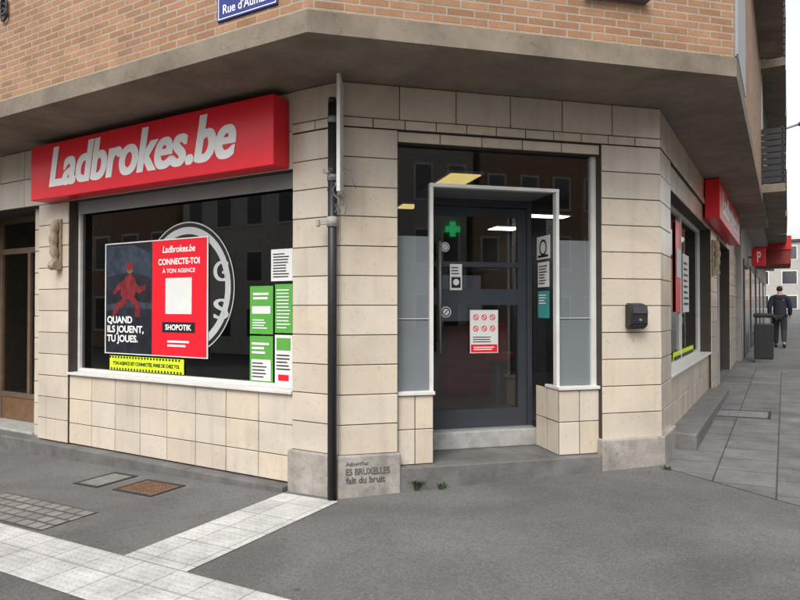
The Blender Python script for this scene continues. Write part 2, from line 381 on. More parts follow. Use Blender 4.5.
def balcony(par, u0, u1, z, n0, n1):
    b0 = MB().box(R,u0,u1,n0,n1,z,z+.14).build('balcony', M['conc'], par)
    r = MB()
    for k in range(9):
        zz_ = z+.16+k*.105; r.box(R,u0,u1,n1-.028,n1-.005,zz_,zz_+.085)
        for uu in (u0,u1-.025): r.box(R,uu,uu+.025,n0,n1-.03,zz_,zz_+.085)
    for k in range(int((u1-u0)/1.0)+1):
        uu = min(u0+k*1.0,u1-.04); r.box(R,uu,uu+.04,n1-.06,n1-.03,z+.14,z+1.11)
    r.build('railing', M['dark'], b0)
    f = MB().box(R,u0+.3,u1-.3,n0-.01,n0+.03,z+.2,z+2.3).build('window', M['wframe'], par)
    MB().box(R,u0+.37,u1-.37,n0+.03,n0+.036,z+.27,z+2.23).build('pane', M['wglass'], f)
for z in (5.6, 7.8):
    balcony(B,2.3,5.9,z,.62,.97); balcony(B,6.4,10.2,z,.62,1.0)
balcony(B,6.4,10.2,3.47,.62,.99)
gl = -.145
w = MB()
for a,b2,z0,z1 in ((wuL,wuL+.035,.81,2.66),(wuR-.035,wuR,.81,2.66),(wuL+.035,wuR-.035,.81,.845),(wuL+.035,wuR-.035,2.62,2.66)): w.box(L,a,b2,-.175,-.115,z0,z1)
win = w.build('shop_window', M['wframe'], B)
MB().quad(L,wuL+.035,wuR-.035,.845,2.62,gl).build('pane', M['glassL'], win, recalc=False)
MB().box(L,wuL,wuR,-.2,.012,.781,.808,0,1,.004).build('sill', M['wframe'], win)
MB().box(L,wuL+.04,wuR-.04,-.1,-.085,2.52,2.655).build('blind', M['blind'], win)
w = MB()
for a,b2,z0,z1 in ((RW,RW+.04,.83,2.7),(4.66,4.7,.83,2.7),(RW+.04,4.66,.83,.87),(RW+.04,4.66,2.66,2.7),(2.6,2.64,.87,2.66)): w.box(R,a,b2,-.22,-.16,z0,z1)
win = w.build('shop_window', M['wframe'], B)
MB().quad(R,RW+.04,4.66,.87,2.66,-.19).build('pane', M['glassL'], win, recalc=False)
MB().box(R,RW,4.7,-.25,.0,.801,.828,0,1,.004).build('sill', M['wframe'], win)
w = MB()
for a,b2,z0,z1 in ((5.7,5.76,.2,2.7),(8.54,8.6,.2,2.7),(5.76,8.54,2.62,2.7),(5.76,8.54,.2,.5),(7.1,7.16,.5,2.62)): w.box(R,a,b2,-.24,-.16,z0,z1)
win = w.build('shop_window', M['anth'], B); MB().quad(R,5.76,8.54,.5,2.62,-.2).build('pane', M['glassL'], win, recalc=False)
# hall door at the far left
hu0, hu1 = L.px(-40)[0], pB
w = MB()
for a,b2,z0,z1 in ((hu0,hu0+.1,-.05,2.66),(hu1-.06,hu1,-.05,2.66),(hu0+.1,hu1-.06,2.2,2.27),(hu0+.1,hu1-.06,.35,.41),(hu0+.1,hu1-.06,2.6,2.66),((hu0+hu1)/2-.03,(hu0+hu1)/2+.03,.41,2.2)): w.box(L,a,b2,-.52,-.46,z0,z1)
hd = w.build('hall_door', M['bronze'], B); MB().quad(L,hu0+.1,hu1-.06,.41,2.6,-.49).build('pane', M['glassH'], hd, recalc=False)
MB().box(L,hu0+.1,hu1-.06,-.51,-.47,.06,.35).build('kick_panel', M['wood'], hd)
MB().tube([L.P(hu1-.16,-.43,.8),L.P(hu1-.16,-.43,1.5)],.014).build('handle', M['grey'], hd)
MB().box(L,hu0,hu1,-.6,-.1,-.2,.055,0,1,.01).build('door_step', M['step'], B)
MB().box(L,hu0-.6,hu1+.1,-1.5,-1.4,-.2,2.9).build('hall_wall', M['hall'], B)
# --- entrance
gp, dp = -.12, -.6
uM1, uM2 = C.px(431,308,gp)[0], C.px(556,308,gp)[0]
RV = Fr((C.P(uM2,0,0).x, C.P(uM2,0,0).y), 14.2-90)
LV = Fr((C.P(uM1,0,0).x, C.P(uM1,0,0).y), 14.2+90)
mb = MB(); mb.box(C,uA+.017,uB-.022,-.9,.03,-.1,.21,0,1,.012); mb.build('entrance_step', M['blue'], B)
mb = MB(); mb.box(C,uM1-.02,uM2+.02,-.9,-.5,.211,.37,0,1,.01); mb.build('door_step', M['step'], B)
MB().clad(C,[uA,(uA+uM1)/2,uM1],[.212,.5,.78],-.05,.3).build('low_wall', TG, B)
mb = MB(); mb.clad(C,[uM2-.01,(uM2+uB)/2,uB],[.212,.5,.78],-.05,.3); mb.clad(RV,[-.495,-.28,-.062],[.212,.5,.78],.014,.012); mb.build('low_wall', TG, B)
w = MB()
w.box(C,uM1-.018,uM1+.012,gp-.03,gp+.03,.81,2.52); w.box(C,uM2-.012,uM2+.018,gp-.03,gp+.03,.81,2.52); w.box(C,uM1-.018,uM2+.018,gp-.03,gp+.033,2.521,2.55)
w.box(C,uB-.045,uB-.003,gp-.03,gp+.03,.81,2.858); w.box(C,uA+.003,uA+.02,gp-.03,gp+.02,.81,2.858)
ef = w.build('entrance_frame', M['wframe'], B)
MB().box(C,uA,uM1+.01,-.3,-.03,.781,.81,0,1,.004).build('sill', M['wframe'], ef); MB().box(C,uM2-.02,uB,-.3,-.03,.781,.81,0,1,.004).build('sill', M['wframe'], ef)
fz = C.px(415,236,gp)[1]
MB().quad(C,uA+.02,uM1-.018,.81,2.858,gp).build('pane', M['glass'], ef, recalc=False)
MB().quad(C,uM2+.018,uB-.045,.81,2.858,gp).build('pane', M['glass'], ef, recalc=False)
MB().quad(C,uM1-.018,uM2+.018,2.55,2.858,gp).build('pane', M['glass'], ef, recalc=False)
MB().quad(RV,dp,gp-.03,.81,2.52,0).build('pane', M['glass'], ef, recalc=False)
MB().quad(LV,-gp+.03,-dp,.81,2.52,0).build('pane', M['glass'], ef, recalc=False)
MB().quad(C,uA+.03,uM1-.02,.815,fz,gp-.006).build('frosted_film', M['frost'], ef, recalc=False)
MB().quad(C,uM2+.02,uB-.047,.815,fz,gp-.006).build('frosted_film', M['frost'], ef, recalc=False)
fm = C.px(575,318,gp)[1]
MB().box(C,uM2+.02,uB-.047,gp+.001,gp+.004,fm-.004,fm+.004).build('film_seam', M['greyp'], ef); MB().box(C,uA+.03,uM1-.02,gp+.001,gp+.004,fm-.004,fm+.004).build('film_seam', M['greyp'], ef)
MB().box(C,uM1+.013,uM2-.013,dp,gp-.032,2.52,2.549).build('recess_ceiling', M['grey'], ef)
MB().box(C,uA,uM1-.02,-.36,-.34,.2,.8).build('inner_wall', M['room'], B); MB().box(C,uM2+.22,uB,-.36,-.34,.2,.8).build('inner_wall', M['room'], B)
du0, du1 = uM1+.005, uM2-.005
w = MB()
for a,b2,z0,z1 in ((du0,du0+.05,.371,2.52),(du1-.05,du1,.371,2.52),(du0+.05,du1-.05,2.45,2.52)): w.box(C,a,b2,dp-.06,dp+.01,z0,z1)
zb = lambda y: C.px(480,y,dp)[1]
a, b2 = du0+.056, du1-.056
for x0,x1,z0,z1 in ((a,a+.085,.385,2.44),(b2-.085,b2,.385,2.44),(a+.085,b2-.085,2.36,2.44),(a+.085,b2-.085,.385,zb(409)),(a+.085,b2-.085,zb(305),zb(289)),(a+.085,b2-.085,zb(267),zb(262))):
    w.box(C,x0,x1,dp-.045,dp+.004,z0,z1)
door = w.build('door', M['anth'], B)
MB().quad(C,a+.085,b2-.085,zb(409),2.36,dp-.02).build('pane', M['glass'], door, recalc=False)
hx = C.px(440,308,dp+.06)[0]
h_ = MB().tube([C.P(hx,dp+.06,zb(352)),C.P(hx,dp+.06,zb(243))],.014)
for y in (340,255): h_.tube([C.P(hx,dp+.0,zb(y)),C.P(hx,dp+.06,zb(y))],.01)
h_.build('handle', M['grey'], door)
MB().box(C,du0,du1,dp-.05,dp+.02,.371,.384).build('threshold', M['grey'], door)
# interior shell
aL = Fr(P1,-30.8)
ab = lambda a,b2: aL.P(a,-b2,0)
kk = LC*math.cos(R_(45))
fl = [ab(-3.6,.3),ab(-.1,.3),C.P(.1,-.95,0),C.P(LC-.1,-.95,0),ab(kk-.3,kk+.2),ab(kk-.3,7),ab(-3.6,7)]
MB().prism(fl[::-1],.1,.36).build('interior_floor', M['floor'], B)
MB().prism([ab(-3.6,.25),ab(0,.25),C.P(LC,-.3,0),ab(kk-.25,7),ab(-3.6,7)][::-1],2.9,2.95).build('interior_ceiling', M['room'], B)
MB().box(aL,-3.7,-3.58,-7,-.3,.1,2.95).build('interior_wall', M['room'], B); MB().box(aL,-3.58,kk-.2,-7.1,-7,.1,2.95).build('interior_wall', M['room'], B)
MB().box(aL,-12,kk,-8.2,-8.0,-.4,3.3).build('rear_wall', M['plast'], B); MB().box(aL,-12,-11.9,-8,-.3,-.4,3.3).build('party_wall', M['plast'], B)
# interior things
def ceil_lamp(F,x,y,w_,d_,m,label,zc=2.86):
    d = ray(x,y); p = CAM+d*((zc-CAM.z)/d.z); a,o = F.uv(p)
    t = thing('ceiling_light',label,'lamp',p)
    MB().box(F,a-w_,a+w_,o-d_,o+d_,zc+.01,zc+.038).build('housing',M['white'],t); MB().box(F,a-w_+.03,a+w_-.03,o-d_+.03,o+d_-.03,zc,zc+.009).build('diffuser',m,t)
ceil_lamp(C,456,181,.19,.35,M['warm'],'warm yellow lit ceiling panel seen through the glass above the door')
ceil_lamp(C,505,229,.26,.22,M['lamp'],'white lit strip on the shop ceiling seen in the middle of the upper door glass')
ceil_lamp(C,547,217,.34,.14,M['lamp'],'white lit strip on the shop ceiling seen right of the door')
ceil_lamp(C,408,207,.14,.2,M['warm'],'small warm lit panel on the shop ceiling left of the door frame')
ceil_lamp(L,120,222,.5,.14,M['lamp'],'lit strip on the shop ceiling seen through the left window')
def terminal(F,u,o,label,grp=None):
    t = thing('betting_terminal',label,'machine',F.P(u,o,.36),grp)
    MB().box(F,u-.3,u+.3,o-.4,o,.361,1.25,0,1,.01).build('cabinet', M['redd'], t)
    MB().box(F,u-.32,u+.32,o-.38,o-.3,1.25,2.0,0,1,.01).build('screen_housing', M['black'], t)
    MB().box(F,u-.28,u+.28,o-.3,o-.296,1.32,1.95).build('screen', M['screen'], t)
terminal(C,.95,-3.2,'red betting machine behind the left part of the door glass'); terminal(C,2.2,-3.0,'red betting machine behind the right entrance pane')
def seat(F,u,o,label):
    t = thing('stool',label,'stool',F.P(u,o,.36)); c0 = F.P(u,o,0)
    MB().tube([c0+Vector((0,0,.362)),c0+Vector((0,0,.38)),c0+Vector((0,0,.4)),c0+Vector((0,0,.9))],[.22,.21,.03,.03],16).build('stand', M['grey'], t)
    MB().tube([c0+Vector((0,0,.9)),c0+Vector((0,0,.92)),c0+Vector((0,0,.98)),c0+Vector((0,0,1.0))],[.16,.19,.19,.15],20).build('seat', M['redd'], t)
    MB().box(F,u-.18,u+.18,o-.2,o-.16,1.0,1.32,0,1,.015).build('backrest', M['redd'], t)
seat(C,.88,-1.5,'red stool with low back standing just inside the entrance door'); seat(C,2.1,-1.8,'red stool behind the frosted right entrance pane')

# ------------------------------------------------------------ shop signs
def shop_sign(F,u0,u1,z0,z1,o,label,tu0,tu1,tz0,tz1):
    t = thing('shop_sign',label,'sign',F.P((u0+u1)/2,.02,z0))
    MB().box(F,u0,u1,.012,o,z0,z1,0,1,.008).build('panel', M['red'], t)
    text('Ladbrokes.be',F,tu0,tu1,tz0,tz1,o+.003,M['white'],t,shear=.24,bold=.022,double=.014)
so = .20
u0,u1 = L.px(30,308,so)[0], L.px(273,308,so)[0]
zt = (L.px(30,152,so)[1]+L.px(272,88,so)[1])/2; zl = (L.px(30,201,so)[1]+L.px(272,165,so)[1])/2
shop_sign(L,u0,u1,zl,zt,so,'long red sign with white slanted lettering above the left shop window',L.px(49,308,so)[0],L.px(235,308,so)[0],zl+.11,zl+.11+.42)
shop_sign(R,3.7,8.3,2.75,3.30,.2,'red sign with white lettering on the right street side, seen at a sharp angle',4.1,7.9,2.86,3.2)

# ------------------------------------------------------------ posters on the left window
po = -.128
def poster(F,x0,x1,yt,yb,label,m,o=po,cat='poster',name='poster'):
    u0,u1,z0,z1 = rect(F,x0,x1,yt,yb,o)
    t = thing(name,label,cat,F.P((u0+u1)/2,o,z0)); MB().box(F,u0,u1,o-.004,o,z0,z1).build('sheet', m, t)
    return t, (u0,u1,z0,z1)
def sub(F,r,fx0,fx1,fy0,fy1):
    u0,u1,z0,z1 = r; return (u0+(u1-u0)*fx0,u0+(u1-u0)*fx1,z1-(z1-z0)*fy1,z1-(z1-z0)*fy0)
def panel(F,r,m,t,name,o):
    return MB().quad(F,r[0],r[1],r[2],r[3],o).build(name,m,t,recalc=False)
def lines(F,r,n,m,t,o,fill=.5):
    b3 = MB(); h = (r[3]-r[2])/n
    for i in range(n):
        b3.quad(F,r[0],r[0]+(r[1]-r[0])*random.uniform(.65,1),r[2]+h*i+h*.25,r[2]+h*i+h*(.25+fill),o)
    return b3.build('print_lines',m,t,recalc=False)
def shape(F,r,polys,m,t,name,o):
    b3 = MB(); u0,u1,z0,z1 = r
    for k,pl in enumerate(polys): b3.face([F.P(u0+(u1-u0)*x,o+k*.0003,z1-(z1-z0)*y) for x,y in pl])
    return b3.build(name,m,t,recalc=False)
def blob(x,y,rx,ry,n=14): return [(x+rx*math.cos(2*math.pi*i/n),y+ry*math.sin(2*math.pi*i/n)) for i in range(n)][::-1]
t,r = poster(L,105,208,240,356,'large poster, dark photo left and red panel right, on the left shop window',M['paper'])
pr = sub(L,r,.012,.49,.01,.99); panel(L,pr,M['pic'],t,'picture',po+.002); rr = sub(L,r,.49,.99,.01,.99); panel(L,rr,M['red'],t,'red_panel',po+.003)
shape(L,pr,[[(0,.02),(.0,.30),(.55,.26),(.98,.32),(.98,.10),(.6,.02)]],M['picb'],t,'stadium_print',po+.0024)
shape(L,pr,[[(0,.56),(.5,.52),(1,.55),(1,.6),(.5,.58),(0,.62)]],M['picb'],t,'rail_print',po+.0024)
shape(L,pr,[[(.44,.30),(.36,.38),(.33,.47),(.40,.52),(.62,.50),(.68,.42),(.64,.32),(.54,.28)],[(.46,.32),(.30,.36),(.16,.44),(.19,.47),(.32,.42),(.46,.39)],[(.62,.34),(.74,.40),(.86,.38),(.87,.42),(.74,.46),(.62,.43)],[(.38,.50),(.22,.56),(.14,.66),(.22,.66),(.32,.59),(.48,.54)],[(.52,.51),(.66,.58),(.64,.67),(.74,.67),(.76,.57),(.64,.49)]],M['picr'],t,'red_figure_print',po+.0030)
shape(L,pr,[blob(.53,.235,.07,.045)],M['pics'],t,'face_print',po+.0050)
shape(L,pr,[blob(.53,.212,.08,.036)],M['picr'],t,'cap_print',po+.0056)
text("QUAND\nILS JOUENT,\nTU JOUES.",L,*sub(L,r,.03,.41,.66,.91),po+.0062,M['white'],t,bold=.03,align='LEFT')
o5 = po+.005
text('Ladbrokes.be',L,*sub(L,rr,.2,.8,.05,.11),o5,M['white'],t,shear=.2,bold=.02)
text('CONNECTE-TOI',L,*sub(L,rr,.12,.88,.16,.215),o5,M['white'],t,bold=.03); text('À TON AGENCE',L,*sub(L,rr,.2,.8,.24,.285),o5,M['white'],t,bold=.015)
panel(L,sub(L,rr,.26,.74,.33,.64),M['paper'],t,'white_square',o5)
panel(L,sub(L,rr,.2,.8,.71,.80),M['black'],t,'button',o5); text('SHOPOTIK',L,*sub(L,rr,.26,.74,.73,.78),o5+.002,M['white'],t,bold=.03)
lines(L,sub(L,rr,.3,.7,.86,.93),2,M['white'],t,o5)
cu_, cz_ = L.px(187,288,gl); rad = .64
t = thing('window_emblem','big round black emblem with white ring on the left window, half behind the large poster','sticker',L.P(cu_,gl,cz_-rad))
MB().ring(L,cu_,cz_,gl+.003,0,rad).build('disc',M['black'],t,recalc=False)
MB().ring(L,cu_,cz_,gl+.006,rad-.12,rad-.05,0,64).ring(L,cu_,cz_,gl+.006,rad-.012,rad,0,64).build('white_ring',M['greyp'],t,recalc=False)
for ch,x,y in (('G',221,271),('S',221,309)):
    a,z = L.px(x,y,gl+.006); text(ch,L,a-.09,a+.09,z-.095,z+.095,gl+.006,M['greyp'],t,bold=.0,double=.010)
t,r = poster(L,110,184,357.5,372,'yellow green banner strip with black checks under the large poster',M['neon'],cat='banner',name='window_banner')
text('TON AGENCE EST CONNECTÉE, PARIE DE CHEZ TOI.',L,*sub(L,r,.05,.95,.32,.68),po+.003,M['black'],t,bold=.03)
ck = MB()
for i in range(24):
    for (f0,f1,ph) in ((.02,.16,0),(.84,.98,1)):
        ck.quad(L,*sub(L,r,(i+.5*ph)/24.6,(i+.5+.5*ph)/24.6,f0,f1),po+.003)
ck.build('checks',M['black'],t,recalc=False)
t,r = poster(L,271,292.5,249,281,'white notice sheet high at the right edge of the left window',M['paper']); lines(L,sub(L,r,.1,.9,.1,.9),9,M['black'],t,po+.003,.35)
t,r = poster(L,250,273,286,334,'green leaflet with white boxes, upper left of the four by the pillar',M['green']); lines(L,sub(L,r,.15,.85,.12,.3),2,M['white'],t,po+.003); panel(L,sub(L,r,.1,.9,.42,.58),M['paper'],t,'text_box',po+.003); lines(L,sub(L,r,.12,.88,.68,.9),4,M['white'],t,po+.003,.4)
t,r = poster(L,275,292.5,284,333,'plain green leaflet with fine white lines, upper right of the four by the pillar',M['green']); lines(L,sub(L,r,.1,.9,.08,.92),12,M['white'],t,po+.003,.3)
t,r = poster(L,250,273,336,383,'green leaflet with white lower half, lower left of the four by the pillar',M['green']); panel(L,sub(L,r,.08,.92,.5,.95),M['paper'],t,'text_box',po+.003); lines(L,sub(L,r,.12,.8,.54,.9),5,M['black'],t,po+.005,.35); lines(L,sub(L,r,.1,.9,.12,.4),3,M['white'],t,po+.003)
t,r = poster(L,275,292.5,335,386,'white leaflet with green and red print, lowest right of the four by the pillar',M['paper']); panel(L,sub(L,r,.1,.9,.06,.3),M['green'],t,'green_box',po+.003); lines(L,sub(L,r,.1,.9,.36,.7),5,M['black'],t,po+.003,.35); panel(L,sub(L,r,.2,.8,.78,.9),M['red'],t,'red_box',po+.003)

# ------------------------------------------------------------ stickers on the entrance
do_ = dp+.006
def rsticker(F,x,y,r,o,label,m1,m2):
    a,z = F.px(x,y,o); t = thing('round_sticker',label,'sticker',F.P(a,o,z-r))
    MB().ring(F,a,z,o,0,r,0,24).build('disc',m1,t,recalc=False); MB().ring(F,a,z,o+.002,r*.62,r*.84,0,24).build('ring',m2,t,recalc=False)
    b3 = MB(); s_ = r*.42; b3.face([F.P(a-s_,o+.003,z-s_*.8),F.P(a-s_*.7,o+.003,z-s_),F.P(a+s_,o+.003,z+s_*.8),F.P(a+s_*.7,o+.003,z+s_)]); b3.build('bar',m2,t,recalc=False)
rsticker(C,445,247,.045,do_,'round white sticker near the top left of the door',M['paper'],M['grey'])
rsticker(C,446,312,.05,do_,'round white sticker below the door crossbar, above the handle foot',M['paper'],M['black'])
t,r = poster(C,450,462,264,290,'white and black info sticker beside the door handle',M['paper'],do_,'sticker','door_sticker')
panel(C,sub(C,r,.12,.88,.5,.92),M['black'],t,'black_box',do_+.002); lines(C,sub(C,r,.12,.88,.08,.42),3,M['black'],t,do_+.002,.35)
MB().ring(C,(r[0]+r[1])/2,r[2]+(r[3]-r[2])*.3,do_+.003,0,.03,0,16).build('dot',M['paper'],t,recalc=False)
t,r = poster(C,470,498,310,353,'white notice with six red ban symbols and a red foot, on the door glass',M['paper'],do_)
for i in range(3):
    for j in range(2):
        ib = MB(); a = r[0]+(r[1]-r[0])*(.2+.3*i); z = r[3]-(r[3]-r[2])*(.17+.26*j); ib.ring(C,a,z,do_+.002,.02,.028,0,16)
        ib.face([C.P(a-.02,do_+.003,z+.014),C.P(a-.014,do_+.003,z+.02),C.P(a+.02,do_+.003,z-.014),C.P(a+.014,do_+.003,z-.02)])
        ib.build('ban_symbol',M['red'],t,recalc=False)
panel(C,sub(C,r,.03,.97,.8,.98),M['red'],t,'red_foot',do_+.002); lines(C,sub(C,r,.1,.9,.6,.76),3,M['black'],t,do_+.002,.35); lines(C,sub(C,r,.12,.88,.84,.94),2,M['white'],t,do_+.004,.45)
rx = lambda x: RV.px(x,308,.006)[0]
def rposter(x0,x1,yt,yb,label,m):
    u0,u1 = rx(x0),rx(x1); xm=(x0+x1)/2; z0,z1 = RV.px(xm,yb,.006)[1],RV.px(xm,yt,.006)[1]
    t = thing('glass_sticker',label,'sticker',RV.P((u0+u1)/2,.006,z0)); MB().box(RV,u0,u1,.003,.006,z0,z1).build('sheet',m,t); return t,(u0,u1,z0,z1)
t,r = rposter(537,550,236,259,'white ban notice at the top of the side glass right of the door',M['paper'])
MB().ring(RV,(r[0]+r[1])/2,(r[2]+r[3])/2,.009,.055,.075,0,20).build('ring',M['black'],t,recalc=False); panel(RV,sub(RV,r,.1,.9,.82,.92),M['black'],t,'caption',.009)
t,r = rposter(538,549,262,287,'small white notice in the middle of the side glass right of the door',M['paper']); lines(RV,sub(RV,r,.12,.88,.1,.9),7,M['black'],t,.009,.35)
t,r = rposter(538,549,291,318,'teal notice lowest on the side glass right of the door',M['teal']); lines(RV,sub(RV,r,.12,.88,.1,.5),4,M['white'],t,.009,.4)
def rwin(x0,x1,yt,yb,label,m,cat='poster',name='poster'):
    return poster(R,x0,x1,yt,yb,label,m,-.17,cat,name)
t,r = rwin(676,681,222,312,'tall red poster at the near edge of the right side window',M['red']); panel(R,sub(R,r,.1,.9,.3,.62),M['paper'],t,'white_box',-.166)
t,r = rwin(683,689,255,312,'white notice in the right side window',M['paper']); lines(R,sub(R,r,.12,.88,.1,.9),8,M['black'],t,-.166,.35)
t,r = rwin(673,693,349,361,'yellow green banner strip low in the right side window',M['neon'],'banner','window_banner')
panel(R,sub(R,r,.02,.98,.35,.65),M['black'],t,'print_line',-.166)

# ------------------------------------------------------------ letter box
bu0,bu1,bz0,bz1 = rect(C,632,649,302,329,.12)
t = thing('letter_box','small dark grey letter box fixed to the right corner pillar','letter box',C.P((bu0+bu1)/2,.0,bz0))
mb = MB(); prof = [(.006,bz0),(.085,bz0),(.115,bz0+.035),(.118,bz1-.09),(.10,bz1-.035),(.06,bz1-.012),(.006,bz1-.008)]
lo = [mb.bm.verts.new(C.P(bu0,o,z)) for o,z in prof]; hi = [mb.bm.verts.new(C.P(bu1,o,z)) for o,z in prof]
mb.face(lo); mb.face(hi[::-1])
for i in range(len(prof)): mb.face([lo[i],lo[(i+1)%7],hi[(i+1)%7],hi[i]])
bmesh.ops.bevel(mb.bm,geom=mb.bm.edges[:],offset=.014,segments=3,affect='EDGES'); mb.build('body',M['dark'],t)
fl_ = MB(); fa = [C.P(bu0+.012,.121,bz1-.10),C.P(bu1-.012,.121,bz1-.10),C.P(bu1-.012,.108,bz1-.035),C.P(bu0+.012,.108,bz1-.035)]; fb = [p+C.n*.006 for p in fa]
fl_.face(fb)
for i in range(4): fl_.face([fa[i],fa[(i+1)%4],fb[(i+1)%4],fb[i]])
fl_.build('flap',M['anth'],t)
MB().tube([C.P((bu0+bu1)/2,.11,bz0+.08),C.P((bu0+bu1)/2,.124,bz0+.08)],.012,12).build('lock',M['grey'],t)

# ------------------------------------------------------------ sign post by the corner
pp = G(332,500)
t = thing('sign_post','black metal post with a sign panel seen edge on, at the left corner pillar','post',pp)
zz = lambda y: CAM.z + ray(340,y).z/ray(340,y).y*pp.y
zt_ = zz(98)
MB().tube([pp+Vector((0,0,-.05)),Vector((pp.x,pp.y,zt_-.04))],.036,16).build('pole',M['dark'],t)
MB().tube([Vector((pp.x,pp.y,zt_-.04)),Vector((pp.x,pp.y,zt_))],[.036,.03],16).build('cap',M['dark'],t)
SF = Fr((pp.x+.068,pp.y), math.degrees(math.atan2(pp.y,pp.x+.068))-5.5)
MB().box(SF,-.22,.30,-.014,.014,zz(196),zz(83),0,1,.004).build('sign_panel',M['wframe'],t)
for y in (120,178):
    b3 = MB(); b3.tube([Vector((pp.x,pp.y,zz(y)-.025)),Vector((pp.x,pp.y,zz(y)+.025))],.042,16); b3.box(Fr((pp.x,pp.y),0),.03,.066,-.02,.02,zz(y)-.02,zz(y)+.02); b3.build('clamp',M['grey'],t)
b3 = MB(); z0 = zz(222)
b3.tube([Vector((pp.x,pp.y,z0-.04)),Vector((pp.x,pp.y,z0+.04))],.043,16); b3.box(Fr((pp.x,pp.y),0),-.12,-.03,-.015,.015,z0-.02,z0+.01); b3.box(Fr((pp.x,pp.y),0),-.125,-.10,-.03,.03,z0-.035,z0+.02,0,1,.004); b3.build('bracket',M['step'],t)
random.seed(3); b3 = MB()
for i in range(8):
    pts = [Vector((pp.x+.02+random.uniform(-.02,.08),pp.y-.05,zz(176)+random.uniform(-.08,.05)))]
    for k in range(7): pts.append(pts[-1]+Vector((random.uniform(-.05,.045),random.uniform(-.02,.02),random.uniform(-.09,.04))))
    b3.tube(pts,.0035,6)
b3.build('loose_wires',M['grey'],t)
# carved brackets beside the windows
def bracket(F,u,z,label):
    t = thing('scroll_bracket',label,'bracket',F.P(u,0,z-.2),'carved brackets beside the shop windows')
    MB().box(F,u-.045,u+.045,.002,.03,z-.2,z+.36,0,1,.008).build('plate',M['carved'],t)
    pr_ = []
    for i in range(22):
        q = i/21; pr_.append((F.P(u,.035+.05*math.sin(q*math.pi)**.7*(1-.4*q),z+.34-.5*q)))
    MB().tube(pr_,[.03+.018*abs(math.sin(i*.55)) for i in range(22)],12).build('scroll',M['carved'],t)
    MB().tube([F.P(u-.05,.06,z-.15),F.P(u+.05,.06,z-.15)],.05,16).build('volute',M['carved'],t)
bracket(L,*L.px(60,252),'carved stone scroll on the tiled pillar left of the left window'); bracket(R,4.85,2.2,'carved stone scroll on the tiled pillar below the right side sign')
# street name plate
o = .842; u0,z0 = L.px(218,23,o); u1,z1 = L.px(278,4,o); zb_ = (z0+z1)/2
t = thing('street_name_plate','blue enamel street name plate with white lettering on the brick','street sign',L.P((u0+u1)/2,.84,zb_))
MB().box(L,u0,u1,.836,.85,zb_,zb_+.3,0,1,.004).build('plate',M['bluep'],t)
bd = MB(); e = .012
for a,b2,c0,d in ((u0+e,u1-e,zb_+e,zb_+e+.006),(u0+e,u1-e,zb_+.3-e-.006,zb_+.3-e),(u0+e,u0+e+.006,zb_+e+.006,zb_+.3-e-.006),(u1-e-.006,u1-e,zb_+e+.006,zb_+.3-e-.006)): bd.quad(L,a,b2,c0,d,.8515)
bd.build('border',M['white'],t,recalc=False)
text("Rue d'Aumale",L,u0+.06,u1-.06,zb_+.045,zb_+.115,.8525,M['white'],t,bold=.01)
q = L.px(5,12,.86); pts = [L.P(q[0]+.05*math.cos(k*.7)-.02,.86,q[1]-.05+.07*math.sin(k*.7)+k*.006) for k in range(24)]
mb = MB(); mb.tube(pts,.01,8); mb.tube([L.P(q[0]-.02,.86,q[1]+.05),L.P(q[0]-.02,.86,q[1]+2)],.01,8); tag(mb.build('cable_coil',M['dark']),'black cable coiled on the brick at the top left','cable')
gu0,gu1,gz0,gz1 = rect(C,346,390,461,487,.037)
t = thing('stencil_marking','faded black stencil writing on the stone foot of the left corner pillar','graffiti',C.P((gu0+gu1)/2,.037,gz0))
ink = mat('faded_ink',(.12,.11,.10),.9,.8,60)
h = gz1-gz0
text("Aujourd'hui",C,gu0,gu0+(gu1-gu0)*.5,gz0+h*.80,gz0+h*1.0,.038,ink,t,bold=.02); text("ES BRUXELLES",C,gu0,gu1,gz0+h*.48,gz0+h*.74,.038,ink,t,bold=.03); text("fait du bruit",C,gu0,gu1-.04,gz0+h*.16,gz0+h*.42,.038,ink,t,bold=.03)
def weed(x,y,n,s_,label):
    p = G(x,y); mb = MB()
    for i in range(n):
        a = random.uniform(0,6.28); l = s_*random.uniform(.5,1); d = Vector((math.cos(a),math.sin(a),0)); sd = Vector((-d.y,d.x,0))*.007
        b0 = p+d*random.uniform(.0,.035); m1 = b0+d*l*.25+Vector((0,0,l*.6)); e2 = b0+d*l*.6+Vector((0,0,l*.85))
        v = [mb.bm.verts.new(q) for q in (b0-sd*.3,b0+sd*.3,m1+sd,m1-sd,e2)]
        mb.face([v[0],v[1],v[2],v[3]]); mb.face([v[3],v[2],v[4]])
    tag(mb.build('weed_plant',M['leaf'],recalc=False),label,'weed')
weed(416,490,70,.13,'bigger tuft of green weeds at the foot of the entrance step'); weed(441,489,24,.08,'tiny green weed right of the bigger tuft by the entrance step')
weed(668,470,18,.06,'tiny green weed at the foot of the right corner pillar')

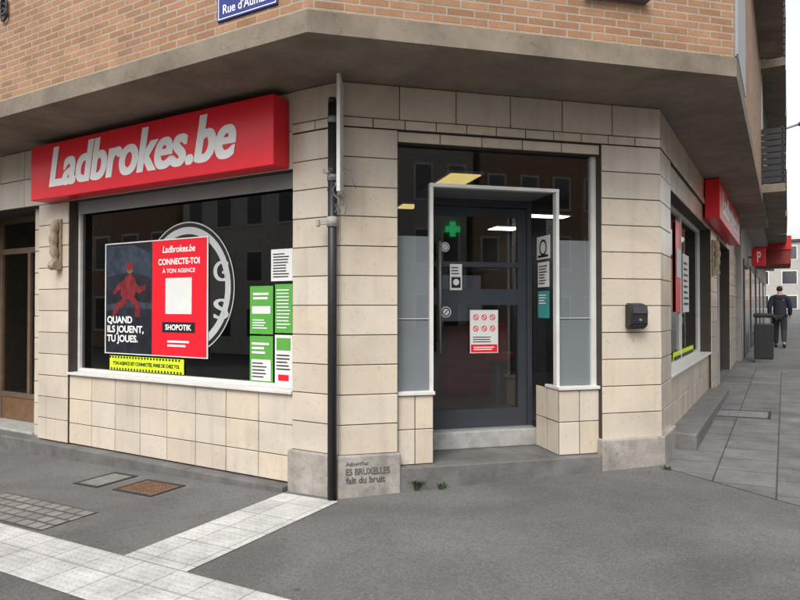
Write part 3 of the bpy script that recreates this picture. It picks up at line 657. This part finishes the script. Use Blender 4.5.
# ------------------------------------------------------------ right street
N = thing('neighbour_building','grey rendered apartment building with dark balconies beyond the corner shop','building',R.P(20,0,.3))
MB().box(R,10.63,34,-9,.1,0,3.5).build('ground_floor_wall',M['plast'],N)
MB().box(R,10.63,34,-9,.5,3.5,13).build('upper_wall',M['plast'],N)
MB().box(R,10.6,34.1,-9.1,.6,13,13.3).build('roof',M['roofd'],N)
for z in (3.6,5.9,8.2,10.5):
    for a in (11.0,15.2,19.4,23.6,27.8): balcony(N,a,a+3.9,z,.5,1.03)
for a in (11.5,15,19,23,28):
    f = MB().box(R,a,a+2.4,.09,.13,.3,2.7).build('shop_front',M['anth'],N); MB().box(R,a+.1,a+2.3,.13,.136,.8,2.55).build('pane',M['wglass'],f)
PF = Fr((R.P(14,0,0).x,R.P(14,0,0).y), -30.8)
t = thing('parking_sign','red square sign with white letter P sticking out over the pavement','sign',PF.P(.35,0,2.6))
z0,z1 = PF.px(759,266,0)[1], PF.px(759,248,0)[1]; ua,ub = PF.px(752,308,0)[0], PF.px(766,308,0)[0]
MB().box(PF,ua,ub,-.05,.05,z0,z1,0,1,.01).build('panel',M['red'],t); MB().box(PF,.11,ua,-.02,.02,(z0+z1)/2-.02,(z0+z1)/2+.02).build('arm',M['dark'],t)
text('P',PF,ua+.13,ub-.11,z0+.1,z1-.1,.054,M['white'],t,bold=.02)
AF = Fr((R.P(18,0,0).x,R.P(18,0,0).y), -30.8)
t = thing('red_awning','red shop awning box reaching over the pavement past the P sign','awning',AF.P(.6,0,3))
ua,ub = .11, AF.px(792,308,0)[0]; z0,z1 = AF.px(778,250,0)[1], AF.px(778,236,0)[1]; zc = AF.px(778,264,0)[1]
MB().box(AF,ua,ub,-3,.0,z0,z1,0,1,.01).build('box',M['redd'],t); MB().box(AF,ua+.02,ub-.02,-2.9,-.03,zc,z0-.002,0,1,.005).build('valance',M['redb'],t)
t = thing('street_lamp','wall mounted street lamp on a thin arm high over the right pavement','street lamp',R.P(13.5,.5,5.9))
MB().tube([R.P(13.5,.5,5.9),R.P(13.5,.9,6.2),R.P(13.5,1.35,6.3)],.03,8).build('arm',M['grey'],t)
MB().tube([R.P(13.5,1.3,6.29),R.P(13.5,1.4,6.3),R.P(13.5,1.8,6.31),R.P(13.5,1.95,6.3)],[.04,.1,.1,.03],10).build('lamp_head',M['grey'],t)
bpnt = G(764,362); t = thing('litter_bin','tall black litter bin standing on the right pavement before the walking person','bin',bpnt)
BF = Fr((bpnt.x,bpnt.y),-30.8); zg = bpnt.z
MB().box(BF,-.17,.17,-.17,.17,zg-.05,zg+.08,0,1,.01).build('base',M['blue'],t); MB().box(BF,-.19,.19,-.19,.19,zg+.08,zg+.86,0,1,.02).build('body',M['dark'],t)
MB().box(BF,-.2,.2,-.2,.2,zg+1.0,zg+1.1,0,1,.03).build('hood',M['dark'],t)
for a in (-.17,.14):
    for b2 in (-.17,.14): MB().box(BF,a,a+.03,b2,b2+.03,zg+.86,zg+1.0).build('hood_post',M['dark'],t)
def house(name,F,u0,u1,o,z1,cols,floors,m,label,depth=8,zb=-.6):
    t = thing(name,label,'building',F.P((u0+u1)/2,o-depth/2,zb))
    MB().box(F,u0,u1,o-depth,o,zb,z1).build('wall',m,t); MB().box(F,u0-.1,u1+.1,o-depth-.1,o+.25,z1,z1+.3).build('roof',M['roofd'],t)
    fh = (z1-zb)/floors; cw = (u1-u0)/cols
    for i in range(cols):
        for j in range(floors):
            a = u0+cw*(i+.22); b2 = u0+cw*(i+.78); c0 = zb+fh*j+fh*.28; d = zb+fh*j+fh*.85
            f = MB().box(F,a,b2,o-.02,o+.04,c0,d).build('window',M['wframe'],t)
            MB().box(F,a+.09,b2-.09,o+.04,o+.05,c0+.09,d-.09).build('pane',M['wglass'],f)
EF = Fr((R.P(85,0,0).x,R.P(85,0,0).y),-30.8)
house('end_house',EF,-6,3,0,9.5,3,3,M['plast'],'pale house closing the far end of the right street',8,.5)
house('end_house',EF,3.2,14,0,8.2,4,3,M['brick'],'brick house at the far right end of the street',8,.5)
OL = Fr((L.P(0,17,0).x,L.P(0,17,0).y),149.2); OC = Fr((C.P(1.4,27,0).x,C.P(1.4,27,0).y),194.2); OR = Fr((R.P(0,17,0).x,R.P(0,17,0).y),239.2)
pale = mat('pale_render',(.55,.53,.5),.85,.2)
house('opposite_house',OL,-2,7,0,9,4,3,pale,'pale house opposite, mirrored in the left window glass near the emblem')
house('opposite_house',OL,9,14,0,4.3,3,2,M['plast'],'low grey house opposite, mirrored in the middle of the left window')
house('opposite_house',OL,14.5,22,0,7,4,3,pale,'pale house opposite, mirrored at the left end of the left window')
house('opposite_house',OL,22.5,34,0,9,5,3,M['brick'],'long brick house opposite, mirrored at the far left of the window')
house('opposite_house',OC,-10,-.8,0,13,5,4,M['plast'],'tall grey house opposite, mirrored in the right of the entrance glass')
house('opposite_house',OC,-.4,10,0,14,5,5,M['brick'],'tall brick house opposite, mirrored in the left of the entrance glass')
house('opposite_house',OC,-20,-10.4,0,12.5,5,4,M['brick'],'brick house opposite, next to the tall grey one')
house('opposite_house',OR,-22,-6,0,10,6,4,M['brick'],'brick house across the right street, mirrored in its shop windows')
d = ray(453,229); n = C.n; tt = ((C.o+n*(dp-.02))-CAM).dot(n)/d.dot(n); hit = CAM+d*tt; dr_ = d-2*d.dot(n)*n
t2 = ((OC.o+OC.n*.3)-hit).dot(OC.n)/dr_.dot(OC.n); hp = hit+dr_*t2; ua,_ = OC.uv(hp); s_ = .15
t = thing('pharmacy_cross','green lit cross sign mirrored in the upper door glass','sign',OC.P(ua,.2,hp.z-.6))
MB().box(OC,ua-s_,ua+s_,.2,.32,hp.z-3*s_*.9,hp.z+3*s_*.9).box(OC,ua-3*s_*.9,ua-s_,.2,.32,hp.z-s_,hp.z+s_).box(OC,ua+s_,ua+3*s_*.9,.2,.32,hp.z-s_,hp.z+s_).build('lit_face',M['cross'],t)
MB().box(OC,ua-.05,ua+.05,.06,.19,hp.z-.1,hp.z+.1).build('mount',M['dark'],t)

# ------------------------------------------------------------ person
def skin(name,vs,es,rad,m,parent,sub=2):
    me = bpy.data.meshes.new(name); me.from_pydata(vs,es,[]); ob = bpy.data.objects.new(name,me); COL.objects.link(ob)
    ob.modifiers.new('s','SKIN')
    for i,d in enumerate(me.skin_vertices[0].data): d.radius = (rad[i],rad[i]) if not isinstance(rad[i],tuple) else rad[i]; d.use_root = (i == 0)
    sm = ob.modifiers.new('u','SUBSURF'); sm.levels = sub; sm.render_levels = sub
    dg = bpy.context.evaluated_depsgraph_get(); nm = bpy.data.meshes.new_from_object(ob.evaluated_get(dg)); nm.name = name
    bpy.data.objects.remove(ob)
    for p in nm.polygons: p.use_smooth = True
    nm.materials.clear(); nm.materials.append(m)
    o2 = bpy.data.objects.new(name,nm); COL.objects.link(o2); o2.parent = parent; ROOT[o2] = Vector((0,0,0)); return o2
pg = G(780,348)
PS = thing('person','person in dark jacket and trousers walking away along the right pavement','person',pg); PS.rotation_euler = (0,0,R_(59.2-90)); ROOT[PS] = Vector((0,0,0))
vs = [(0,0,.95),(0,.01,1.12),(0,.02,1.35),(0,.02,1.47),(0,.03,1.53),(0,.05,1.62),(0,.04,1.7)]; es = [(i,i+1) for i in range(6)]
rad = [(.14,.1),(.13,.095),(.16,.11),(.08,.07),(.052,.052),(.075,.09),(.06,.075)]
def add(p,frm,r): vs.append(p); es.append((frm,len(vs)-1)); rad.append(r); return len(vs)-1
legs = [[(-.09,.02,.88),(-.1,.16,.5),(-.1,.24,.1),(-.11,.38,.05)],[(.09,-.02,.88),(.1,-.03,.48),(.1,-.3,.16),(.11,-.22,.04)]]
for lg in legs:
    k = 0
    for p,r in zip(lg,(.085,.058,.04,.035)): k = add(p,k,r)
arms = [[(-.19,.02,1.42),(-.25,-.1,1.14),(-.25,-.06,.9),(-.25,-.04,.83)],[(.19,.02,1.42),(.25,.08,1.14),(.25,.2,.93),(.25,.24,.87)]]
for am in arms:
    k = 3
    for p,r in zip(am,(.062,.045,.03,.034)): k = add(p,k,r)
    sgn = -1 if am[0][0] < 0 else 1; w_ = Vector(am[3])
    for j,ln in enumerate((.07,.08,.075,.06)):
        q = w_+Vector((-sgn*.008,(.03-.02*j),-.05)); a = add(tuple(q),k,.011); c0 = add(tuple(q+Vector((-sgn*.006,.008,-ln*.5))),a,.0095); add(tuple(q+Vector((-sgn*.018,.016,-ln))),c0,.008)
    q = w_+Vector((-sgn*.02,.045,-.02)); a = add(tuple(q),k,.011); add(tuple(q+Vector((-sgn*.01,.02,-.04))),a,.009)
nose = add((0,.15,1.61),5,.014)
body = skin('body',vs,es,rad,M['skin'],PS,1)
v2 = [(0,0,.84),(0,.0,1.0),(0,.02,1.2),(0,.02,1.38),(0,.02,1.47),(0,.03,1.52)]; e2 = [(i,i+1) for i in range(5)]; r2 = [(.19,.14),(.18,.135),(.18,.135),(.19,.135),(.1,.09),(.075,.075)]
for am in arms:
    k = 4
    for p,r in zip(am[:3],(.085,.068,.052)): v2.append(p); e2.append((k,len(v2)-1)); r2.append(r); k = len(v2)-1
skin('jacket',v2,e2,r2,M['navy'],PS,2)
v3 = [(0,0,.95)]; e3 = []; r3 = [(.16,.12)]
for lg in legs:
    k = 0
    for p,r in zip(lg[:3],(.11,.082,.062)): v3.append(p); e3.append((k,len(v3)-1)); r3.append(r); k = len(v3)-1
skin('trousers',v3,e3,r3,M['jean'],PS,2)
skin('shoe',[(-.1,.2,.06),(-.105,.28,.05),(-.11,.42,.04)],[(0,1),(1,2)],[.055,.05,.035],M['black'],PS); skin('shoe',[(.1,-.33,.12),(.105,-.28,.08),(.11,-.19,.03)],[(0,1),(1,2)],[.05,.05,.035],M['black'],PS)
skin('hair',[(0,-.0,1.6),(0,.02,1.7),(0,.06,1.745)],[(0,1),(1,2)],[(.085,.07),(.088,.09),(.06,.06)],M['hair'],PS)

# ------------------------------------------------------------ light, world, camera
W = bpy.data.worlds.new('World'); S.world = W; W.use_nodes = True; nt = W.node_tree
bg = nt.nodes['Background']; sk = nt.nodes.new('ShaderNodeTexSky'); sk.sky_type = 'NISHITA'; sk.sun_disc = False
sk.sun_elevation = R_(50); sk.sun_rotation = R_(200); sk.dust_density = 4; sk.air_density = 1.5
hs = nt.nodes.new('ShaderNodeHueSaturation'); hs.inputs['Saturation'].default_value = .15; hs.inputs['Value'].default_value = 1.75
nt.links.new(sk.outputs[0],hs.inputs['Color']); nt.links.new(hs.outputs[0],bg.inputs[0]); bg.inputs[1].default_value = .15
sl = bpy.data.lights.new('Sun','SUN'); sl.energy = 1.3; sl.angle = R_(25); sl.color = (1,.96,.9)
so_ = bpy.data.objects.new('Sun',sl); COL.objects.link(so_)
az = R_(200); el = R_(48); sd = Vector((math.sin(az)*math.cos(el),math.cos(az)*math.cos(el),math.sin(el)))
so_.rotation_euler = (-sd).to_track_quat('-Z','Y').to_euler()
sk.sun_elevation = el
cd = bpy.data.cameras.new('Camera'); cd.sensor_width = 36; cd.lens = FPX/800*36; cd.clip_end = 1500; cd.clip_start = .05
co = bpy.data.objects.new('Camera',cd); COL.objects.link(co); co.location = CAM; co.rotation_euler = (R_(90)+PITCH,0,0); S.camera = co
S.view_settings.view_transform = 'Standard'; S.view_settings.look = 'None'; S.view_settings.exposure = 0
